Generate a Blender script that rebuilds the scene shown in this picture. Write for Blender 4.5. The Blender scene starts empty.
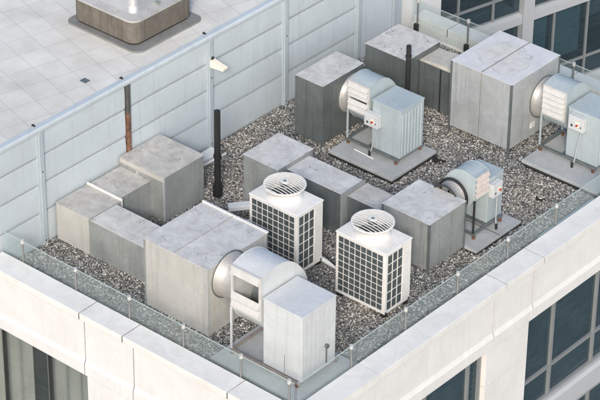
import bpy, bmesh, math, random
import numpy as np
from mathutils import Vector, Matrix
random.seed(7)
rng = np.random.default_rng(7)
scn = bpy.context.scene
col = scn.collection
R = math.radians

# ------------------------------------------------------------------ materials
def nt(name):
    m = bpy.data.materials.new(name); m.use_nodes = True
    n = m.node_tree; n.nodes.clear()
    o = n.nodes.new('ShaderNodeOutputMaterial')
    b = n.nodes.new('ShaderNodeBsdfPrincipled')
    n.links.new(b.outputs[0], o.inputs[0])
    return m, n, b, o

def N(n, t, **kw):
    x = n.nodes.new(t)
    for k, v in kw.items():
        if k in x.inputs: x.inputs[k].default_value = v
        else: setattr(x, k, v)
    return x

def noise(n, vec, scale, detail=5, rough=.6, dist=0):
    x = n.nodes.new('ShaderNodeTexNoise')
    x.inputs['Scale'].default_value = scale; x.inputs['Detail'].default_value = detail
    x.inputs['Roughness'].default_value = rough; x.inputs['Distortion'].default_value = dist
    n.links.new(vec, x.inputs['Vector'])
    return x.outputs['Fac']

def ramp(n, fac, stops):
    r = n.nodes.new('ShaderNodeValToRGB')
    e = r.color_ramp.elements
    while len(e) < len(stops): e.new(.5)
    for i, (p, c) in enumerate(stops):
        e[i].position = p
        e[i].color = (c, c, c, 1) if not hasattr(c, '__len__') else (*c, 1)
    n.links.new(fac, r.inputs[0])
    return r.outputs[0]

def mixc(n, fac, a, b, mode='MIX'):
    x = n.nodes.new('ShaderNodeMix'); x.data_type = 'RGBA'; x.blend_type = mode
    for sock, v in ((x.inputs[0], fac), (x.inputs[6], a), (x.inputs[7], b)):
        if isinstance(v, (int, float)): sock.default_value = v
        elif isinstance(v, tuple): sock.default_value = (*v, 1)
        else: n.links.new(v, sock)
    return x.outputs[2]

def math_(n, op, a, b=0.0):
    x = n.nodes.new('ShaderNodeMath'); x.operation = op
    for s, v in ((x.inputs[0], a), (x.inputs[1], b)):
        if isinstance(v, (int, float)): s.default_value = v
        else: n.links.new(v, s)
    return x.outputs[0]

def coords(n, scale=(1, 1, 1), rot=(0, 0, 0), loc=(0, 0, 0), world=True):
    m = n.nodes.new('ShaderNodeMapping')
    m.inputs['Scale'].default_value = scale; m.inputs['Rotation'].default_value = rot
    m.inputs['Location'].default_value = loc
    if world:
        g = n.nodes.new('ShaderNodeNewGeometry'); n.links.new(g.outputs['Position'], m.inputs[0])
    else:
        g = n.nodes.new('ShaderNodeTexCoord'); n.links.new(g.outputs['Object'], m.inputs[0])
    return m.outputs[0]

def bump(n, b, h, strength, dist=.02):
    x = n.nodes.new('ShaderNodeBump'); x.inputs['Strength'].default_value = strength
    x.inputs['Distance'].default_value = dist
    n.links.new(h, x.inputs['Height']); n.links.new(x.outputs[0], b.inputs['Normal'])

def surf(name, c, var=.12, rough=.6, metal=0.0, streak=.0, dirt=None, dirt_amt=.5, scale=1.5, bmp=.05, lo=.35, spec=.4, streak_c=None, oil=None):
    if oil is None: oil = .35 if name.startswith(('galv', 'sheet_top', 'pale_blue', 'white_grey')) else 0
    """weathered surface: mottling, vertical runs, blotches of dirt"""
    m, n, b, o = nt(name)
    v = coords(n)
    f = noise(n, v, scale, 8, .65)
    c0 = tuple(max(0, x * (1 - var)) for x in c); c1 = tuple(min(1, x * (1 + var)) for x in c)
    base = ramp(n, f, [(.3, c0), (.7, c1)])
    f2 = noise(n, v, scale * 14, 4, .6)
    base = mixc(n, .35, base, ramp(n, f2, [(.3, c0), (.7, c1)]))
    if streak:
        s = noise(n, coords(n, (9, 9, .5)), 1.0, 5, .6)
        sc = streak_c or tuple(x * .5 for x in c)
        base = mixc(n, math_(n, 'MULTIPLY', ramp(n, s, [(.52, 0.), (.72, 1.)]), streak), base, sc)
    if dirt:
        d = noise(n, v, scale * 1.2, 12, .7, 1.2)
        base = mixc(n, math_(n, 'MULTIPLY', ramp(n, d, [(.40, 0.), (.74, .65)]), dirt_amt), base, (c[0] * .5, c[1] * .47, c[2] * .42))
        sp = noise(n, v, scale * 9, 6, .75, .3)
        cl = noise(n, v, scale * 1.4, 4, .6)
        mask = math_(n, 'MULTIPLY', ramp(n, sp, [(.52, 0.), (.60, 1.)]), ramp(n, cl, [(.54, 0.), (.66, .9)]))
        base = mixc(n, math_(n, 'MULTIPLY', mask, dirt_amt), base, dirt)
    n.links.new(base, b.inputs['Base Color'])
    n.links.new(ramp(n, f, [(.2, max(.05, rough - .12)), (.8, min(1, rough + .12))]), b.inputs['Roughness'])
    b.inputs['Metallic'].default_value = metal
    b.inputs['Specular IOR Level'].default_value = spec
    if bmp: bump(n, b, f2, bmp)
    if oil:
        bb = n.nodes.new('ShaderNodeBump'); bb.inputs['Strength'].default_value = oil; bb.inputs['Distance'].default_value = .05
        n.links.new(noise(n, v, 1.3, 2, .5), bb.inputs['Height'])
        lk = b.inputs['Normal'].links
        if lk: n.links.new(lk[0].from_socket, bb.inputs['Normal'])
        n.links.new(bb.outputs[0], b.inputs['Normal'])
    return m

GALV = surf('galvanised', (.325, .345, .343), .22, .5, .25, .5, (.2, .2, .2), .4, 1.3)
GALV_DARK = surf('galvanised_dull', (.21, .238, .242), .25, .42, .55, .5, (.2, .2, .2), .4, 1.3)
GALV_SHINY = surf('galvanised_bright', (.46, .45, .44), .14, .5, .4, .3, None, .5, 2.0)
CREAM_METAL = surf('galvanised_warm', (.49, .485, .465), .12, .55, .1, .35, (.3, .28, .25), .3, 1.2)
GALV_PALE = surf('galvanised_pale', (.43, .455, .465), .2, .5, .2, .5, (.27, .28, .28), .4, 1.6)
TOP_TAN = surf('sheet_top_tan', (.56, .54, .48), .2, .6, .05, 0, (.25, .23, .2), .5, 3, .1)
TOP_SKYLIT = surf('sheet_top', (.60, .60, .585), .16, .55, .05, 0, (.07, .07, .075), .9, 2.3, .08)  # paler than the casings: skylight on the tops put into the colour
TOP_OLD_SKYLIT = surf('sheet_top_worn', (.50, .49, .47), .25, .6, .05, 0, (.08, .075, .07), .85, 3.2, .1)  # worn tops, with the sky's brightness painted into the base tone
FAN_PAINT = surf('pale_blue_paint', (.40, .465, .49), .1, .5, .05, .35, (.3, .33, .34), .25, 1.6)
FAN_WHITE = surf('white_grey_paint', (.58, .605, .62), .07, .5, .05, .25, (.4, .4, .4), .3, 1.6)
BLADE = surf('white_blade', (.56, .56, .55), .06, .45, 0, 0, (.4, .36, .3), .5, 4)
BLADE_DULL = surf('pinkish_blade', (.55, .50, .47), .1, .5, 0, 0, (.25, .2, .17), .5, 4)
AC_WHITE = surf('condenser_white', (.74, .735, .715), .04, .45, 0, .15, (.5, .45, .38), .4, 1.5)
AC_DARK = surf('coil_dark', (.07, .085, .09), .35, .6, .1, 0, None, 0, 6)
DARK = surf('dark_iron', (.035, .036, .038), .3, .55, .2, 0, (.12, .09, .07), .5, 3)
RUST = surf('rust', (.15, .075, .045), .45, .8, 0, 0, (.05, .035, .03), .7, 5, .2)
RUST_PAINT = surf('rust_stained_rail', (.30, .27, .25), .3, .7, .1, 0, (.16, .07, .04), .9, 4, .1)
GLASSEDGE = surf('glass_edge', (.42, .49, .48), .08, .3)
STEEL = surf('post_steel', (.30, .31, .31), .1, .35, .6)
CLAMP = surf('clamp_steel', (.62, .62, .60), .1, .4, .4)
CONC = surf('pad_concrete', (.40, .42, .43), .15, .85, 0, 0, (.2, .2, .2), .5, 2.0, .2)
PARAPET = surf('parapet_white', (.69, .69, .685), .045, .65, 0, .12, (.55, .53, .5), .3, .8, .02)
COPING = surf('coping_white', (.72, .72, .70), .06, .6, 0, 0, (.45, .45, .45), .45, 1.6, .03)
WALLP = surf('wall_panel', (.50, .56, .60), .05, .5, .05, .22, (.42, .46, .5), .25, .9, .02)
WALLPOST = surf('wall_post', (.40, .46, .50), .07, .5, .1, .25)
CURB = surf('curb_timber', (.145, .13, .112), .35, .75, 0, .9, (.07, .06, .05), .6, 3, .15, streak_c=(.09, .075, .06))
PADDARK = surf('curb_base', (.22, .225, .22), .2, .85, 0, 0, (.1, .1, .1), .6, 3)
HOOD = surf('hood_metal', (.55, .57, .60), .12, .38, .6)
FLASH_GREY = surf('flashing_grey', (.50, .50, .49), .2, .45, .3, 0, (.2, .19, .17), .6, 2)
FLASH = surf('flashing', (.74, .73, .72), .06, .4, .2)
MULL = surf('mullion_grey', (.27, .285, .295), .06, .45, .3)
BAND = surf('spandrel_pale', (.40, .42, .44), .05, .6)
BEIGE = surf('reveal_beige', (.55, .50, .43), .06, .7)
ROOMDARK = surf('room_dark', (.012, .02, .024), .3, .9)
BLIND = surf('blind_grey', (.17, .22, .245), .5, .8)
BLIND_TEAL = surf('blind_teal', (.20, .36, .39), .1, .8)
CURTAIN = surf('curtain_sage', (.44, .44, .425), .2, .9)
ASPHALT = surf('street', (.05, .05, .052), .2, .9)
def city():
    m, n, b, o = nt('reflected_paving')
    v = coords(n, rot=(0, 0, R(15)))
    br = n.nodes.new('ShaderNodeTexBrick'); n.links.new(v, br.inputs['Vector'])  # unseen ground; its blocks are made up to vary the window reflections
    br.inputs['Scale'].default_value = 1; br.inputs['Brick Width'].default_value = 9; br.inputs['Row Height'].default_value = 4
    br.inputs['Mortar Size'].default_value = .5
    br.inputs['Color1'].default_value = (.06, .065, .07, 1); br.inputs['Color2'].default_value = (.22, .23, .24, 1); br.inputs['Mortar'].default_value = (.28, .28, .28, 1)
    n.links.new(mixc(n, .4, br.outputs['Color'], ramp(n, noise(n, v, .25, 6, .6), [(.3, .04), (.7, .22)])), b.inputs['Base Color'])
    b.inputs['Roughness'].default_value = .85
    return m
CITY = city()
PIPEW = surf('pipe_white', (.68, .70, .70), .08, .5)
PIPEG = surf('pipe_pale_green', (.55, .64, .62), .08, .5)
BLACK = surf('black_pipe', (.022, .023, .025), .25, .45, .1)
RED = surf('switch_red', (.38, .06, .035), .2, .5)
CABLE = surf('cable_grey', (.40, .42, .43), .1, .5)
LAMPW = surf('lamp_cream', (.78, .74, .62), .05, .5)
LITTER = surf('dark_litter', (.02, .02, .02), .4, .9)

def wallpost_rust_sun():
    m, n, b, o = nt('post_rust_and_sun')
    v = coords(n)
    f = noise(n, v, 5, 8, .7)
    sep = n.nodes.new('ShaderNodeSeparateXYZ'); n.links.new(v, sep.inputs[0])
    rust = ramp(n, f, [(.35, (.06, .035, .028)), (.58, (.24, .12, .075)), (.72, (.48, .38, .30))])  # orange stands for both rust and the warm sun patch
    top = ramp(n, f, [(.3, (.05, .052, .055)), (.7, (.12, .115, .11))])
    h = math_(n, 'ADD', sep.outputs[2], math_(n, 'MULTIPLY', f, .5))
    n.links.new(mixc(n, ramp(n, math_(n, 'MULTIPLY', h, .33), [(.78, 0.), (.82, 1.)]), rust, top), b.inputs['Base Color'])
    b.inputs['Roughness'].default_value = .7
    return m
POST_RUST_SUN = wallpost_rust_sun()

def puddle_top():
    """sheet roof of the big rear plenum: pale with two dried puddles, ringed darker"""
    m, n, b, o = nt('puddle_stained_top')
    v = coords(n)
    f = noise(n, v, 3, 9, .7)
    base = ramp(n, f, [(.3, (.54, .54, .55)), (.7, (.68, .68, .68))])
    for (cx, cy, rx, ry) in ((.12, 7.75, .52, .62), (.72, 7.55, .40, .62)):
        sep = n.nodes.new('ShaderNodeSeparateXYZ'); n.links.new(v, sep.inputs[0])
        dx = math_(n, 'DIVIDE', math_(n, 'SUBTRACT', sep.outputs[0], cx), rx)
        dy = math_(n, 'DIVIDE', math_(n, 'SUBTRACT', sep.outputs[1], cy), ry)
        r = math_(n, 'SQRT', math_(n, 'ADD', math_(n, 'MULTIPLY', dx, dx), math_(n, 'MULTIPLY', dy, dy)))
        r = math_(n, 'ADD', r, math_(n, 'MULTIPLY', math_(n, 'SUBTRACT', noise(n, v, 2.6, 6, .6), .5), 1.3))
        inner = ramp(n, noise(n, v, 4, 6, .6), [(.3, (.44, .44, .41)), (.5, (.60, .585, .54)), (.7, (.66, .655, .63))])
        base = mixc(n, ramp(n, r, [(.62, .8), (.95, 0.)]), base, inner)
        ring = ramp(n, r, [(.78, 0.), (.845, 1.), (.865, 1.), (.90, 0.)])
        base = mixc(n, math_(n, 'MULTIPLY', ring, ramp(n, f, [(.42, .0), (.62, .6)])), base, (.22, .22, .22))
    n.links.new(base, b.inputs['Base Color']); b.inputs['Roughness'].default_value = .5
    bump(n, b, f, .06)
    return m
PUDDLE = puddle_top()

def tiles():
    m, n, b, o = nt('terrace_tiles')
    v = coords(n, rot=(0, 0, R(15.3)), loc=(.42, .26, 0))
    br = n.nodes.new('ShaderNodeTexBrick'); br.offset = 0; br.squash = 1
    n.links.new(v, br.inputs['Vector'])
    br.inputs['Scale'].default_value = 1; br.inputs['Brick Width'].default_value = .66
    br.inputs['Row Height'].default_value = .66; br.inputs['Mortar Size'].default_value = .011
    br.inputs['Mortar Smooth'].default_value = .2
    br.inputs['Color1'].default_value = (.69, .675, .63, 1); br.inputs['Color2'].default_value = (.745, .73, .685, 1)
    br.inputs['Mortar'].default_value = (.56, .56, .54, 1)
    f = noise(n, coords(n), 1.1, 8, .65)
    f2 = noise(n, coords(n), 30, 3, .6)
    c = mixc(n, .8, br.outputs['Color'], ramp(n, f, [(.3, (.74, .73, .70)), (.65, (1., 1., 1.))]), 'MULTIPLY')
    c = mixc(n, .5, c, ramp(n, f2, [(.3, (.88, .88, .88)), (.7, (1., 1., 1.))]), 'MULTIPLY')
    n.links.new(c, b.inputs['Base Color']); b.inputs['Roughness'].default_value = .75
    bump(n, b, br.outputs['Fac'], -.3, .01)
    return m
TILES = tiles()

def gravel_mat(name, island):
    m, n, b, o = nt(name)
    g = n.nodes.new('ShaderNodeNewGeometry')
    if island:
        fac = g.outputs['Random Per Island']
    else:
        vo = n.nodes.new('ShaderNodeTexVoronoi'); vo.inputs['Scale'].default_value = 26
        n.links.new(g.outputs['Position'], vo.inputs['Vector'])
        s = n.nodes.new('ShaderNodeSeparateColor'); n.links.new(vo.outputs['Color'], s.inputs[0])
        fac = s.outputs[0]
    st = [(0., (.075, .078, .08)), (.16, (.14, .145, .15)), (.34, (.30, .295, .285)), (.5, (.45, .445, .435)),
          (.64, (.33, .305, .275)), (.76, (.52, .51, .49)), (.93, (.70, .69, .67))]
    c = ramp(n, fac, st)
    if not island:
        c = mixc(n, 1., c, (.5, .5, .5), 'MULTIPLY')  # shade between the stones put into the bed colour
    v = coords(n)
    big = noise(n, v, .55, 4, .5)
    c = mixc(n, 1., c, ramp(n, big, [(.35, (.70, .73, .76)), (.65, (1., .97, .92))]), 'MULTIPLY')
    n.links.new(c, b.inputs['Base Color']); b.inputs['Roughness'].default_value = .8
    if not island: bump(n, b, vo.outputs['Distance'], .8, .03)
    return m
PEBBLE = gravel_mat('pebbles', True)
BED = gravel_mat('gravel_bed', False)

def front_only(n, fac):
    g = n.nodes.new('ShaderNodeNewGeometry')
    return math_(n, 'MULTIPLY', fac, math_(n, 'SUBTRACT', 1.0, g.outputs['Backfacing']))

def glass_rail():
    m, n, b, o = nt('balustrade_glass')
    n.nodes.remove(b)
    t = N(n, 'ShaderNodeBsdfTransparent'); t.inputs[0].default_value = (.96, .98, .977, 1)
    d = N(n, 'ShaderNodeBsdfDiffuse'); d.inputs[0].default_value = (.50, .57, .575, 1)
    gl = N(n, 'ShaderNodeBsdfGlossy'); gl.inputs['Roughness'].default_value = .04; gl.inputs[0].default_value = (.9, .97, .97, 1)
    f = noise(n, coords(n), 2.2, 6, .65)
    m1 = N(n, 'ShaderNodeMixShader'); n.links.new(ramp(n, f, [(.3, .05), (.7, .13)]), m1.inputs[0])  # pale diffuse veil painted in for the haze reflected by the glass
    n.links.new(t.outputs[0], m1.inputs[1]); n.links.new(d.outputs[0], m1.inputs[2])
    m2 = N(n, 'ShaderNodeMixShader'); fr = N(n, 'ShaderNodeFresnel', IOR=1.5)
    n.links.new(front_only(n, fr.outputs[0]), m2.inputs[0]); n.links.new(m1.outputs[0], m2.inputs[1]); n.links.new(gl.outputs[0], m2.inputs[2])
    n.links.new(m2.outputs[0], o.inputs[0])
    return m
RAILGLASS = glass_rail()

def pane_mat(name, tint, refl=1.5, body=(0, 0, 0), amt=.3):
    m, n, b, o = nt(name)
    n.nodes.remove(b)
    t = N(n, 'ShaderNodeBsdfTransparent'); t.inputs[0].default_value = (*tint, 1)
    gl = N(n, 'ShaderNodeBsdfGlossy'); gl.inputs['Roughness'].default_value = .02
    gl.inputs[0].default_value = (.85, .93, .97, 1)
    fr = N(n, 'ShaderNodeFresnel', IOR=refl)
    m2 = N(n, 'ShaderNodeMixShader')
    d = N(n, 'ShaderNodeBsdfDiffuse'); d.inputs[0].default_value = (*body, 1)
    m1 = N(n, 'ShaderNodeMixShader'); m1.inputs[0].default_value = amt
    n.links.new(t.outputs[0], m1.inputs[1]); n.links.new(d.outputs[0], m1.inputs[2])
    n.links.new(front_only(n, fr.outputs[0]), m2.inputs[0]); n.links.new(m1.outputs[0], m2.inputs[1]); n.links.new(gl.outputs[0], m2.inputs[2])
    n.links.new(m2.outputs[0], o.inputs[0])
    bp = N(n, 'ShaderNodeBump', Strength=.2, Distance=.02)
    n.links.new(noise(n, coords(n, (.6, .6, 3.2)), 1.5, 2, .5), bp.inputs['Height']); n.links.new(bp.outputs[0], gl.inputs['Normal'])
    return m
PANE = pane_mat('window_glass', (.68, .76, .79), 2.0, (.03, .06, .075), .25)
PANE_SAGE = pane_mat('window_glass_sage', (.94, .96, .945), 1.8, (.13, .15, .14), .15)

# ------------------------------------------------------------------ mesh helpers
class MB:
    def __init__(s): s.v = []; s.f = []; s.sm = []
    def add(s, vs, fs, smooth=False):
        o = len(s.v); s.v += [tuple(v) for v in vs]; s.f += [[i + o for i in f] for f in fs]; s.sm += [smooth] * len(fs); return s
    def box(s, x0, x1, y0, y1, z0, z1):
        vs = [(x, y, z) for z in (z0, z1) for y in (y0, y1) for x in (x0, x1)]
        return s.add(vs, [[0, 2, 3, 1], [4, 5, 7, 6], [0, 1, 5, 4], [2, 6, 7, 3], [0, 4, 6, 2], [1, 3, 7, 5]])
    def bar(s, p, q, w, h=None):
        p, q = Vector(p), Vector(q); h = h or w; d = (q - p).normalized()
        up = Vector((0, 0, 1)) if abs(d.z) < .95 else Vector((1, 0, 0))
        a = d.cross(up).normalized() * w / 2; b = a.cross(d).normalized() * h / 2
        vs = [c + i * a + j * b for c in (p, q) for (i, j) in ((-1, -1), (1, -1), (1, 1), (-1, 1))]
        return s.add(vs, [[3, 2, 1, 0], [4, 5, 6, 7], [0, 1, 5, 4], [1, 2, 6, 5], [2, 3, 7, 6], [3, 0, 4, 7]])
    def tube(s, pts, r, k=12, cap=True):
        pts = [Vector(p) for p in pts]; rs = r if hasattr(r, '__len__') else [r] * len(pts)
        vs = []; ref = None
        for i, p in enumerate(pts):
            d = (pts[min(i + 1, len(pts) - 1)] - pts[max(i - 1, 0)]).normalized()
            if ref is None: ref = Vector((0, 0, 1)) if abs(d.z) < .9 else Vector((1, 0, 0))
            a = d.cross(ref).normalized(); b = d.cross(a).normalized(); ref = -a.cross(d).normalized() if False else ref
            for j in range(k):
                t = 2 * math.pi * j / k; vs.append(p + (a * math.cos(t) + b * math.sin(t)) * rs[i])
        fs = [[i * k + j, i * k + (j + 1) % k, (i + 1) * k + (j + 1) % k, (i + 1) * k + j] for i in range(len(pts) - 1) for j in range(k)]
        s.add(vs, fs, True)
        if cap:
            o = len(pts) - 1
            s.add([vs[j] for j in range(k)], [list(range(k))]); s.add([vs[o * k + j] for j in range(k)], [list(range(k))[::-1]])
        return s
    def prism(s, poly, axis, a, b, smooth_side=False):
        """poly in the plane normal to axis (0: y,z  1: x,z  2: x,y), swept from a to b"""
        def mk(p, c): return {0: (c, p[0], p[1]), 1: (p[0], c, p[1]), 2: (p[0], p[1], c)}[axis]
        k = len(poly); va = [mk(p, a) for p in poly]; vb = [mk(p, b) for p in poly]
        s.add(va + vb, [[i, (i + 1) % k, k + (i + 1) % k, k + i] for i in range(k)], smooth_side)
        s.add(va, [list(range(k))[::-1]]); s.add(vb, [list(range(k))]); return s
    def lathe(s, prof, c, k=40, smooth=True):
        cx, cy, cz = c; vs = []
        for (r, z) in prof:
            for j in range(k):
                t = 2 * math.pi * j / k; vs.append((cx + r * math.cos(t), cy + r * math.sin(t), cz + z))
        n = len(prof)
        return s.add(vs, [[i * k + j, i * k + (j + 1) % k, (i + 1) * k + (j + 1) % k, (i + 1) * k + j] for i in range(n - 1) for j in range(k)], smooth)
    def build(s, name, mat, parent=None, bevel=0.0, seg=2):
        me = bpy.data.meshes.new(name); me.from_pydata(s.v, [], s.f)
        me.polygons.foreach_set('use_smooth', s.sm)
        bm = bmesh.new(); bm.from_mesh(me); bmesh.ops.recalc_face_normals(bm, faces=bm.faces); bm.to_mesh(me); bm.free()
        me.materials.append(mat)
        o = bpy.data.objects.new(name, me); col.objects.link(o)
        if parent: o.parent = parent
        if bevel:
            md = o.modifiers.new('edge', 'BEVEL'); md.width = bevel; md.segments = seg; md.limit_method = 'ANGLE'; md.angle_limit = R(40)
        return o

def B(*a): return MB().box(*a)
def tag(o, label, cat, group=None, kind=None):
    o['label'] = label; o['category'] = cat
    if group: o['group'] = group
    if kind: o['kind'] = kind
    return o
def thing(name, label, cat, loc=(0, 0, 0), rz=0, group=None):
    o = bpy.data.objects.new(name, None); col.objects.link(o); o.empty_display_size = .2
    o.location = loc; o.rotation_euler = (0, 0, rz)
    return tag(o, label, cat, group)
def structure(o, kind='structure'):
    o['kind'] = kind; return o
def copy_tree(o, parent=None):
    c = o.copy(); col.objects.link(c)
    if parent: c.parent = parent
    for ch in o.children: copy_tree(ch, c)
    return c

# ------------------------------------------------------------------ setting: ground, roof, gravel
structure(MB().add([(-600, -600, -30), (600, -600, -30), (600, 600, -30), (-600, 600, -30)], [[0, 1, 2, 3]]).build('street_ground', CITY))
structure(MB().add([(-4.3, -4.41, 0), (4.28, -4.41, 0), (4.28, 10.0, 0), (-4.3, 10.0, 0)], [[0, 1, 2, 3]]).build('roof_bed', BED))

def pebbles():
    ico = np.array([(1, 0, 0), (-1, 0, 0), (0, 1, 0), (0, -1, 0), (0, 0, 1), (0, 0, -1)], float) * 1.15
    fc = np.array([(0, 2, 4), (2, 1, 4), (1, 3, 4), (3, 0, 4), (2, 0, 5), (1, 2, 5), (3, 1, 5), (0, 3, 5)])
    n = 115000
    x = rng.uniform(-4.27, 4.24, n); y = rng.uniform(-4.36, 9.95, n)
    sz = np.clip(rng.lognormal(math.log(.0150), .36, n), .007, .040)
    z = rng.uniform(-.2, .9, n) * sz
    V = np.repeat(ico[None], n, 0) * (1 + rng.uniform(-.22, .22, (n, 6, 1)))
    V *= np.stack([rng.uniform(.8, 1.3, n), rng.uniform(.8, 1.3, n), rng.uniform(.55, .9, n)], 1)[:, None, :] * sz[:, None, None]
    a = rng.uniform(0, 2 * math.pi, n); ca, sa = np.cos(a)[:, None], np.sin(a)[:, None]
    X = V[:, :, 0] * ca - V[:, :, 1] * sa; Y = V[:, :, 0] * sa + V[:, :, 1] * ca
    V = np.stack([X + x[:, None], Y + y[:, None], V[:, :, 2] + z[:, None] + .008], 2).reshape(-1, 3)
    F = (fc[None] + (np.arange(n) * 6)[:, None, None]).reshape(-1)
    me = bpy.data.meshes.new('gravel'); me.vertices.add(len(V)); me.vertices.foreach_set('co', V.ravel().astype(np.float32))
    nf = n * 8; me.loops.add(nf * 3); me.loops.foreach_set('vertex_index', F.astype(np.int32))
    me.polygons.add(nf); me.polygons.foreach_set('loop_start', (np.arange(nf) * 3).astype(np.int32))
    me.polygons.foreach_set('loop_total', np.full(nf, 3, np.int32)); me.update(calc_edges=True)
    me.materials.append(PEBBLE)
    o = bpy.data.objects.new('gravel', me); col.objects.link(o)
    return tag(o, 'loose grey, white and tan pebbles spread over the flat roof between the machines', 'gravel', kind='stuff')
pebbles()

# raised terrace behind the wall
structure(MB().box(-26, -4.407, -4.9, 11.5, 2.965, 3.03).build('terrace_floor', TILES))
structure(MB().box(-26, -4.47, -4.9, 11.5, -30, 2.96).build('terrace_base', PARAPET))
tag(B(-5.06, -4.88, -1.02, -.86, 3.032, 3.042).build('floor_drain', GALV_DARK), 'small square grey drain cover set in the pale terrace tiles', 'drain')

# ------------------------------------------------------------------ panelled wall
wall = thing('panelled_wall', 'tall pale blue grey wall of wide boards between posts', 'wall', (-4.3, 2, 0))
def W(mb, name, mat, bevel=0., parent=None):
    o = mb.build(name, mat, parent or wall, bevel); 
    if not parent: o.location = (4.3, -2, 0)
    return o
YP = [-3.05, -.30, 2.45, 5.12, 7.88]
edges = [-4.88] + YP
zs = [0.0, .85, 1.59, 2.30, 2.955]
seam_shade = MB()
for i in range(5):
    mb = MB()
    for k in range(4):
        z0, z1 = zs[k], zs[k + 1] - .022
        L = z1 - z0; ya, yb = edges[i] + (.0 if i == 0 else .085), edges[i + 1] - .085
        mb.prism([(-4.45, z0), (-4.308, z0)] + [(-4.288 - .016 * ((t - .38) / .62) ** 2 - (.014 * ((.12 - t) / .12) ** 2 if t < .12 else 0), z0 + L * t) for t in (.03, .07, .12, .22, .34, .46, .58, .7, .8, .9, 1.)] + [(-4.45, z1)], 1, ya, yb, False)
        if k < 3: seam_shade.box(-4.45, -4.33, ya, yb, z1 + .001, z1 + .021)
    for q in (edges[i] + .078, edges[i + 1] - .078):
        if q > -4.8: seam_shade.box(-4.45, -4.36, q - .006, q + .006, 0, 2.93)
    W(mb, 'board_panel', WALLP)
mb = MB().box(-4.45, -4.31, YP[4] + .075, 9.24, 0, 2.93)
W(seam_shade, 'seam_shade_strip', DARK)  # dark strips put in for the shadow lines between boards and posts
W(mb, 'plain_panel', WALLP)['label'] = 'smooth unboarded end panel'
W(MB().box(-4.45, -4.27, 9.27, 9.40, 0, 3.05).box(-4.45, -4.29, 9.43, 9.6, 0, 3.05), 'end_post', WALLPOST, .006)
for i, y in enumerate(YP):
    m = POST_RUST_SUN if i == 1 else WALLPOST
    o = W(MB().box(-4.46, -4.235, y - .05, y + .05, 0, 2.94) if i == 1 else MB().box(-4.46, -4.235, y - .065, y + .065, 0, 2.94).box(-4.46, -4.272, y - .10, y + .10, 0, 2.938), 'wall_post', m, .008)
    if i == 1: o['label'] = 'dark post, rusty with warm sunlight painted into its lower half'
    W(MB().box(-4.46, -4.36, y - .07, y - .03, 3.051, 3.064).box(-4.43, -4.41, y - .09, y - .03, 3.065, 3.09), 'top_bracket', DARK)
    if i != 1: W(MB().box(-4.245, -4.23, y - .012, y + .012, .1, .14).box(-4.245, -4.23, y - .012, y + .012, 1.9, 1.94), 'bolt', DARK)
W(MB().prism([(-4.405, 2.94), (-4.235, 2.94), (-4.235, 3.02), (-4.265, 3.05), (-4.405, 3.05)], 1, -4.88, 9.24), 'coping_cap', WALLP, .01)

lamp = thing('wall_lamp', 'small cream wedge shaped lamp fixed to a post of the panelled wall', 'lamp', (-4.25, 2.47, 2.32))
MB().prism([(-.0, -.06), (.04, -.10), (.42, -.06), (.44, .02), (.02, .10)], 1, -.07, .07).build('lamp_head', LAMPW, lamp, .015)
B(-.003, .05, -.03, .03, .09, .16).build('bracket', DARK, lamp)

# ------------------------------------------------------------------ our own building
bld = thing('office_building', 'white clad office building carrying the gravel roof, with dark windows below', 'building', (4.8, -4.9, 0))
def P_(mb, name, mat, bevel=0., parent=None):
    o = mb.build(name, mat, parent or bld, bevel)
    if not parent: o.location = (-4.8, 4.9, 0)
    return o
P_(B(-4.28, 4.0, -4.0, 9.9, -30, -.02), 'core', ROOMDARK)
# copings, cut into sections by open joints
def coping_run(axis, cuts, inner, outer, z0=.30, z1=.50):
    for a, b in zip(cuts[:-1], cuts[1:]):
        g = .013
        if axis == 'x':
            s = 1 if outer < inner else -1
            prof = [(inner, z0 - .02), (inner, z1), (outer, z1 - .012), (outer, z0 + .03), (outer + .05 * s, z0)]
            P_(MB().prism(prof, 0, a + g, b - g), 'coping', COPING, .008)
            if b < 4: P_(MB().prism([(p, q - .012 if q > .4 else q) for p, q in prof], 0, b - g + .002, b + g - .002), 'joint_seal', DARK)
        else:
            prof = [(inner, z0 - .02), (inner, z1), (outer, z1 - .012), (outer, z0 + .03), (outer - .05, z0)]
            P_(MB().prism(prof, 1, a + g, b - g), 'coping', COPING, .008)
            if b < 9: P_(MB().prism([(p - .008 if p > 4.5 else p, q - .012 if q > .4 else q) for p, q in prof], 1, b - g + .002, b + g - .002), 'joint_seal', DARK)
coping_run('x', [-4.23, -1.33, -.06, 2.9], -4.387, -4.945)
coping_run('y', [-2.4, 1.95, 3.32, 7.6, 9.98], 4.262, 4.825)
# corner stone
P_(MB().prism([(2.908, -4.387), (4.262, -4.387), (4.262, -2.408), (4.825, -2.408), (4.825, -4.945), (2.908, -4.945)], 2, .30, .495), 'coping', COPING, .008)
# far coping
coping_run('x', [-4.2, -3.1, .6, 4.25], 9.985, 10.46)
# parapet upstand behind copings (inner faces)
P_(MB().box(-4.23, 4.30, -4.83, -4.41, -.3, .278), 'parapet_upstand', PARAPET)
P_(MB().box(4.285, 4.70, -4.40, 10.4, -.3, .278), 'parapet_upstand', PARAPET)
for a, b in ((-4.25, -3.1), (-3.1, -1.9), (-1.9, -.7), (-.7, .5), (.5, 1.7), (1.7, 2.9), (2.9, 4.2)):
    P_(MB().box(a + .006, b - .006, 10.0, 10.40, -1, .278), 'parapet_upstand', PARAPET)
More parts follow.
